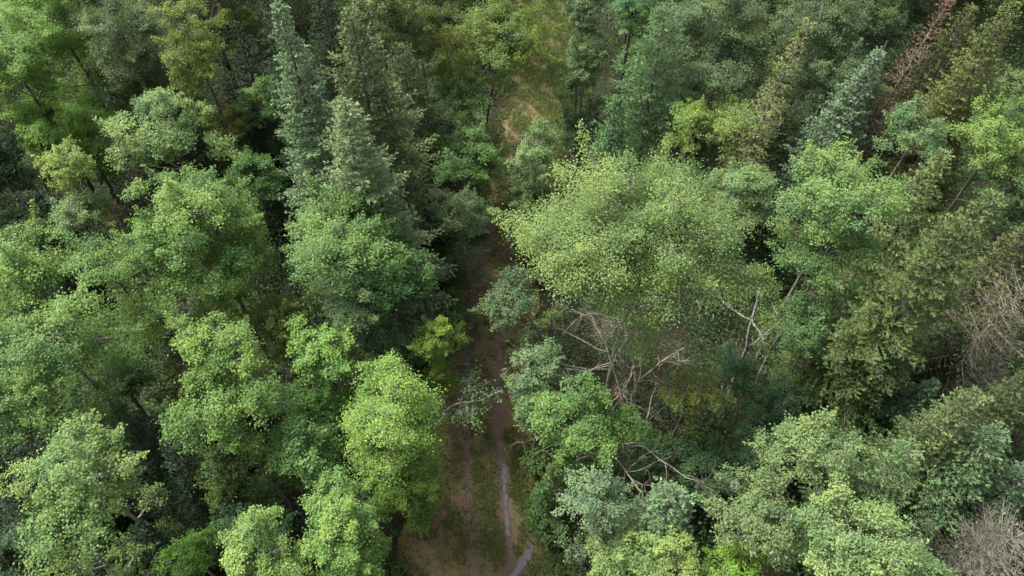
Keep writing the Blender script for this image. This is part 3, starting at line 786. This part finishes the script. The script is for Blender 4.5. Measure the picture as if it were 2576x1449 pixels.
B('maple_tree', 2150, 960, 90, 5.5, 1.0, 'deep', 'dark maple in the black gap under the golden topped spruce')
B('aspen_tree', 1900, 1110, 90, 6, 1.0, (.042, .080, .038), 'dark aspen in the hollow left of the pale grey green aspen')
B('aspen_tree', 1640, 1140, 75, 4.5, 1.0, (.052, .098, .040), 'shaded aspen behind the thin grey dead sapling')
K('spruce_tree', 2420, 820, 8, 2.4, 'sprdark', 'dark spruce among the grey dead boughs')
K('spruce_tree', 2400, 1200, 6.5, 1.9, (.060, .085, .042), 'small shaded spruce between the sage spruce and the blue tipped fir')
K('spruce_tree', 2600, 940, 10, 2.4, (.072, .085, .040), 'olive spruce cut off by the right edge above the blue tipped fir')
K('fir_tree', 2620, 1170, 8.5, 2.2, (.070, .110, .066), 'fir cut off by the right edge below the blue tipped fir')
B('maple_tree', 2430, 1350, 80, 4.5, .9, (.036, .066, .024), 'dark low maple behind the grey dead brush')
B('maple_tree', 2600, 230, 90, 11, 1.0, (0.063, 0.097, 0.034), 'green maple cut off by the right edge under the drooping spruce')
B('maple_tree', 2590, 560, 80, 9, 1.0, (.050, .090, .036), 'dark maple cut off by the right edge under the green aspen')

# white pine: long soft needles in flat tiers
K('pine_tree', 1678, 10, 13.5, 2.9, (.068, .112, .050), 'soft feathery blue green pine behind the small slim fir', dens=.9, needle=(.22, .03), tuft=3, sag=-.05, rise=.25, power=.7, gappy=.4)


# ------------------------------------------------------------------ dead wood
def dead_conifer(px, py, H, Rb, label, bark, rust=0.0, col=(.15, .058, .040), **kw):
    SEED[0] += 1
    rng = np.random.default_rng(SEED[0])
    P, _ = at(px, py, H)
    ln = kw.get('lean', (0, 0))
    root = link("dead_tree", None); root.location = (P[0] - ln[0], P[1] - ln[1], 0)
    trunk, crown = conifer_mesh(rng, H, Rb, bark=bark, needles=rust, twig_mat=1, **kw)
    link("trunk", trunk, root)
    if crown: link("crown", crown, root, col)
    tag(root, label, "dead tree", GROUPS["dead_tree"])


dead_conifer(2405, -25, 14, 1.7, 'rusty red dead spruce leaning right in the upper right', M_LICHEN, .24, dens=.8, sag=-.3, lean=(.9, 0), gappy=.3)
dead_conifer(2215, 300, 9, 1.7, 'grey dead spruce with a few red twigs below the rusty spruce', M_LICHEN, .07, dens=.7, sag=-.3, gappy=.3)
dead_conifer(2600, 700, 11, 3.0, 'grey lichen covered dead spruce at the right edge', M_LICHEN, .16, (.085, .080, .040), dens=.8, sag=-.3, power=.6, gappy=.2)
dead_conifer(2530, 830, 8, 2.6, 'pale tangle of dead spruce boughs low at the right edge', M_DEADWOOD, .05, (.085, .080, .040), dens=.8, sag=-.3, power=.6, gappy=.2)
dead_conifer(2555, 1350, 7.5, 2.3, 'grey leafless brush in the lower right corner', M_DEADWOOD, .04, (.10, .10, .06), dens=2.2, sag=-.05, rise=.5, power=.55, gappy=0)


def dead_broad(name, base, direction, length, radius, bark, label, levels=3, curl=.6, kids=5, seed=1, cat="dead tree", gravity=0.0, shrink=.6, thin=.55, foliage=None):
    rng = np.random.default_rng(seed)
    root = link(name, None); root.location = base
    g, tips, last = bare_branches(rng, [((0, 0, 0), direction, length, radius)], levels, curl, shrink, kids, thin, gravity)
    V, Fq, _ = g.get()
    link("trunk", mesh("trunk", V, Fq, bark, smooth=True), root)
    if foliage:
        col, leaf, per, rad, frac = foliage
        n = len(last)
        pts = last[rng.random(n) < frac][:, [2, 4, 6]].reshape(-1, 3)
        V, Fq, tint = clump_leaves(rng, pts, rad, per, leaf)
        link("crown", mesh("crown", V, Fq, M_LEAF, tint), root, col)
    tag(root, label, cat, GROUPS.get(name))
    return root


P = at(640, 330, 2)[0]
dead_broad("dead_tree", (P[0], P[1], 0), (-.05, .12, 1), 13, .17, M_DARKBARK, 'bare dark trunk with broken twigs beside the yellow oak', levels=3, curl=.35, kids=8, seed=5, shrink=.26, thin=.35)
P = at(1610, 1010, 1.5)[0]
dead_broad("dead_tree", (P[0], P[1], 0), (.05, .1, 1), 8.0, .12, M_BROWNTWIG, 'brown tangle of leafless branches under the huge aspen', levels=3, curl=.7, kids=9, seed=7, shrink=.45)
P = at(1690, 1090, 1)[0]
dead_broad("dead_tree", (P[0], P[1], 0), (.0, .15, 1), 8.5, .11, M_DEADWOOD, 'pale twisted dead branches beside the half dead oak', levels=3, curl=.9, kids=6, seed=8, gravity=.3, shrink=.5)
P = at(1590, 1160, 1)[0]
dead_broad("dead_tree", (P[0], P[1], 0), (-.1, .1, 1), 8.0, .08, M_DEADWOOD, 'thin grey dead sapling in front of the vivid maple', levels=3, curl=.8, kids=6, seed=9, gravity=.4, shrink=.45)
P = at(1830, 1000, 0)[0]; P2 = at(1925, 790, 7.0)[0]
d = P2 - P
dead_broad("dead_tree", (P[0], P[1], 0), d, float(np.linalg.norm(d)), .11, M_BIRCHBARK, 'white birch snag with crooked lichen grey limbs', levels=3, curl=.45, kids=5, seed=12, shrink=.33)
P = at(1520, 795, 4.5)[0]; P2 = at(1385, 790, 5.2)[0]
P = at(1600, 800, 4.0)[0]; Q_ = at(1240, 690, 8.5)[0]
d = Q_ - P
P = at(1560, 830, 3.5)[0]; Q_ = at(1370, 920, 6.5)[0]
d = Q_ - np.array([P[0], P[1], 1.0])
dead_broad("dead_tree", (P[0], P[1], 0), Q_ - np.array([P[0], P[1], 0]), float(np.linalg.norm(Q_ - np.array([P[0], P[1], 0]))), .09, M_BIRCHBARK,
           'white dead birch stem slanting toward the pale sage aspen', levels=2, curl=.25, kids=4, seed=14, shrink=.25)
# the leafy bough that reaches out over the track: a thin bent sapling
rng = np.random.default_rng(23)


def bent(pts, r0, r1, n=14):
    """a smooth bent stem through the given points"""
    P = np.array(pts); t = np.linspace(0, len(P) - 1, n)
    Q = np.stack([np.interp(t, np.arange(len(P)), P[:, k]) for k in range(3)], 1)
    Q[1:-1] = (Q[:-2] + 2 * Q[1:-1] + Q[2:]) / 4
    return Q, np.linspace(r0, r1, n)


g = Acc(); ends = []
stems = [([at(1040, 1120, 0)[0], at(1095, 1060, 2.2)[0], at(1127, 1026, 3.6)[0], at(1158, 1011, 4.2)[0], at(1205, 1012, 4.5)[0], at(1228, 997, 4.8)[0], at(1262, 983, 5.0)[0]], .075, .02),
         ([at(1158, 1011, 4.2)[0], at(1172, 985, 4.7)[0], at(1180, 958, 5.0)[0], at(1186, 938, 5.2)[0]], .04, .012),
         ([at(1130, 1024, 3.65)[0], at(1155, 1034, 3.8)[0], at(1176, 1046, 3.8)[0]], .035, .012),
         ([at(1190, 1011, 4.4)[0], at(1191, 1035, 4.4)[0], at(1186, 1062, 4.3)[0]], .028, .01),
         ([at(1192, 1010, 4.4)[0], at(1197, 992, 4.7)[0], at(1200, 975, 4.9)[0]], .022, .01)]
for k_, (pts, r0, r1) in enumerate(stems):
    Q_, r_ = bent(pts, r0, r1)
    g.add(*tubes(Q_[None], r_[None], 6))
    for p_ in Q_[(10 if k_ == 0 else 6):]:
        for _ in range(3):
            e_ = p_ + rng.normal(size=3) * np.array([.22, .22, .12]); ends.append(e_)
            g.add(*tubes(np.stack([p_, (p_ + e_) / 2 + rng.normal(size=3) * .04, e_])[None], np.array([[.009, .007, .004]]), 3))
org = np.array([stems[0][0][0][0], stems[0][0][0][1], 0.0])
root = link("sapling", None); root.location = org
V, Fq, _ = g.get()
link("trunk", mesh("trunk", V - org, Fq, M_DEADWOOD, smooth=True), root)
V, Fq, tint = clump_leaves(rng, np.array(ends) - org, .11, 8, .085)
link("crown", mesh("crown", V, Fq, M_LEAF, tint), root, (.088, .138, .066))
tag(root, 'thin bent sapling reaching across the track with sparse grey green leaves', "sapling", GROUPS["sapling"])

# ------------------------------------------------------------------ low growth: nobody could count it
rng = np.random.default_rng(77)


def outside_track(x, y, lo, hi):
    d = np.abs(x - track_x(y)); wob = 0.5 * np.sin(y * 1.3 + np.sign(x) * 1.5) + 0.4 * np.sin(y * 3.1)
    return rng.random(len(x)) < np.clip((d + wob - lo) / (hi - lo), 0, 1)


n = 30000
cx = rng.uniform(-54, 54, n); cy = rng.uniform(2, 72, n)
k = outside_track(cx, cy, 2.5, 3.6) & (np.abs(cx) < 23 + cy * .5)
cx, cy = cx[k], cy[k]; n = len(cx)
hh = rng.gamma(2.4, .42, n) * np.clip((np.abs(cx - track_x(cy)) - 2) / 3, .35, 1) + .12
per = rng.integers(28, 60, n); ci = np.repeat(np.arange(n), per); M = len(ci)
sp = 0.25 + 0.22 * hh
P = np.stack([cx[ci], cy[ci], hh[ci]], 1) + rng.normal(size=(M, 3)) * np.stack([sp[ci], sp[ci], hh[ci] * .28], 1)
P[:, 2] = np.maximum(P[:, 2], .03) + flatten(P[:, 0], P[:, 1], ground_z(P[:, 0], P[:, 1]))
nn = nrm(np.array([0, 0, 1.0]) + rng.normal(size=(M, 3)) * .5); ax = nrm(np.cross(nn, rng.normal(size=(M, 3))))
L = .115 * rng.uniform(.6, 1.5, M)
V, Fq = leaves(P, ax, nn, L, L * rng.uniform(.5, .9, M))
tint = np.clip(rng.normal(.4, .2, n)[ci] + rng.normal(0, .2, M), 0, 1)
tag(link("undergrowth", mesh("undergrowth", V, Fq, M_LEAF, tint), None, (.028, .050, .019)), "dark green leafy undergrowth on the forest floor", "undergrowth", kind="stuff")  # leaf colour lowered to paint in the shade between the trees

# grass: blades bent over in tufts along the track
n = 15000
ty = 6 + 56 * rng.random(n) ** .8; u = rng.normal(0, 1.5, n) + np.where(rng.random(n) < .35, 1.6, 0)
rutd = np.abs(np.abs(u) - .78)
k = (np.abs(u) < 3.6) & ~((ty < 16.5) & (np.abs(u - .8) < .27)) & (rng.random(n) < np.clip(np.clip((rutd - .05) / .3, .03, 1) + np.clip((ty - 26) / 12, 0, .85), 0, 1)) & (rng.random(n) < .35 + .65 * (np.sin(ty * 1.7 + u * 2.3) * np.sin(ty * .6 - u) > -.15))
PM = np.concatenate(PUDDLE_MID)
k &= ~((ty > 15) & (ty < 27) & (rng.random(len(ty)) < .75))
k &= np.array([np.min(np.hypot(PM[:, 0] - a_ - track_x(b_), PM[:, 1] - b_) - PM[:, 2]) > .12 if b_ < 18 else True for a_, b_ in zip(u, ty)])
ty, u = ty[k], u[k]; tx_ = track_x(ty) + u; n = len(ty)
per = rng.integers(8, 22, n); ci = np.repeat(np.arange(n), per); M = len(ci)
bx = tx_[ci] + rng.normal(0, .11, M); by = ty[ci] + rng.normal(0, .13, M)
hb = rng.uniform(.06, .20, M) * (1 + .7 * (u[ci] > .9)); hd = rng.uniform(0, 6.28, M); tl = rng.uniform(.3, 1.1, M) * hb
wd = rng.uniform(.010, .022, M); du_ = bx - track_x(by)
z0 = 0.0 + rut_dip(du_) * .9
b = np.stack([bx, by, z0], 1); tip = b + np.stack([np.cos(hd) * tl, np.sin(hd) * tl, hb * .85], 1); midp = b * .5 + tip * .5 + np.array([0, 0, 1.]) * (hb * .14)[:, None]
sd = np.stack([-np.sin(hd), np.cos(hd), 0 * hd], 1) * wd[:, None]
V = np.stack([b - sd * .6, b + sd * .6, midp + sd, tip + sd * .2, tip - sd * .2, midp - sd], 1).reshape(-1, 3)
i = np.arange(M)[:, None] * 6
Fq = np.concatenate([i + np.array([[0, 1, 2, 5]]), i + np.array([[5, 2, 3, 4]])])
tint = np.clip(rng.normal(.4, .25, n)[ci] + rng.normal(0, .15, M), 0, 1)
tag(link("grass", mesh("grass", V, Fq, M_LEAF, np.concatenate([tint, tint])), None, (.080, .098, .030)), "tufts of yellowish green grass along the track", "grass", kind="stuff")

# fallen leaves and bits of twig on the track
n = 2600
ty = rng.uniform(7, 55, n); tx_ = track_x(ty) + rng.uniform(-3, 3, n)
P = np.stack([tx_, ty, .035 + 0 * tx_], 1)
nn = nrm(np.array([0, 0, 1.0]) + rng.normal(size=(n, 3)) * .25); ax = nrm(np.cross(nn, rng.normal(size=(n, 3))))
L = rng.uniform(.03, .09, n)
V, Fq = leaves(P, ax, nn, L, L * .8)
tag(link("fallen_leaves", mesh("fallen_leaves", V, Fq, M_LEAF, rng.random(n)), None, (.20, .155, .085)), "scattered yellowed fallen leaves on the dirt", "fallen leaves", kind="stuff")

# ------------------------------------------------------------------ the wood goes on past the edges of the view
rng = np.random.default_rng(900)


def in_frame(x, y, r):
    for z in (7.0, 12.5):
        for dx in (-r, 0, r):
            for dy in (-r, 0, r):
                v_ = np.array([x + dx, y + dy, z - CAM_H])
                dep = v_[1] * SR - v_[2] * CR
                if dep > .5 and abs(v_[0] / dep) * F < 1330 and abs((v_[1] * CR + v_[2] * SR) / dep) * F < 765: return True
    return False


kinds = []
for q_ in range(5):
    kinds.append(broadleaf_mesh(rng, 2.9 + .2 * q_, 3.0, 8.2 + .4 * q_, (0, 0), leaf=.115, dens=300, skirt=.9))
acc, tints, placed = Acc(), [], []
for _ in range(6000):
    x, y = rng.uniform(-58, 58), rng.uniform(-14, 80)
    if abs(x - track_x(y)) < 4.6 or in_frame(x, y, 3.2) or any((x - a) ** 2 + (y - b) ** 2 < 4.6 ** 2 for a, b in placed): continue
    if abs(x) > 29 + .42 * max(y, 0) or len(placed) >= 200: continue
    placed.append((x, y))
base_parts = []
for trunk_, crown_ in kinds:
    o_ = []
    for me in (trunk_, crown_):
        V = np.empty(len(me.vertices) * 3, dtype=np.float32); me.vertices.foreach_get("co", V)
        I = np.empty(len(me.loops), dtype=np.int32); me.loops.foreach_get("vertex_index", I)
        o_.append((V.reshape(-1, 3), I.reshape(-1, 4)))
    tt = np.empty(len(crown_.polygons), dtype=np.float32); crown_.attributes["tint"].data.foreach_get("value", tt)
    base_parts.append((o_, tt))
mi = []
for x, y in placed:
    (tv, tf), (cv, cf) = base_parts[int(rng.integers(5))][0]
    tt = next(b_[1] for b_ in base_parts if b_[0][1][0] is cv)
    a_ = rng.uniform(0, 6.28); sc_ = rng.uniform(.85, 1.15)
    Rm = np.array([[math.cos(a_), -math.sin(a_), 0], [math.sin(a_), math.cos(a_), 0], [0, 0, 1]]) * sc_
    for (vv, ff, ti, m_) in ((tv, tf, np.full(len(tf), .5), 1), (cv, cf, tt, 0)):
        acc.add(vv @ Rm.T + np.array([x, y, 0]), ff, ti); mi.append(np.full(len(ff), m_))
V, Fq, tt = acc.get()
tag(link("forest", mesh("forest", V, Fq, [M_LEAF, M_BARK], tt, np.concatenate(mi)), None, (.085, .130, .048)),
    "green broadleaf forest going on around the wood on all sides", "forest", kind="stuff")
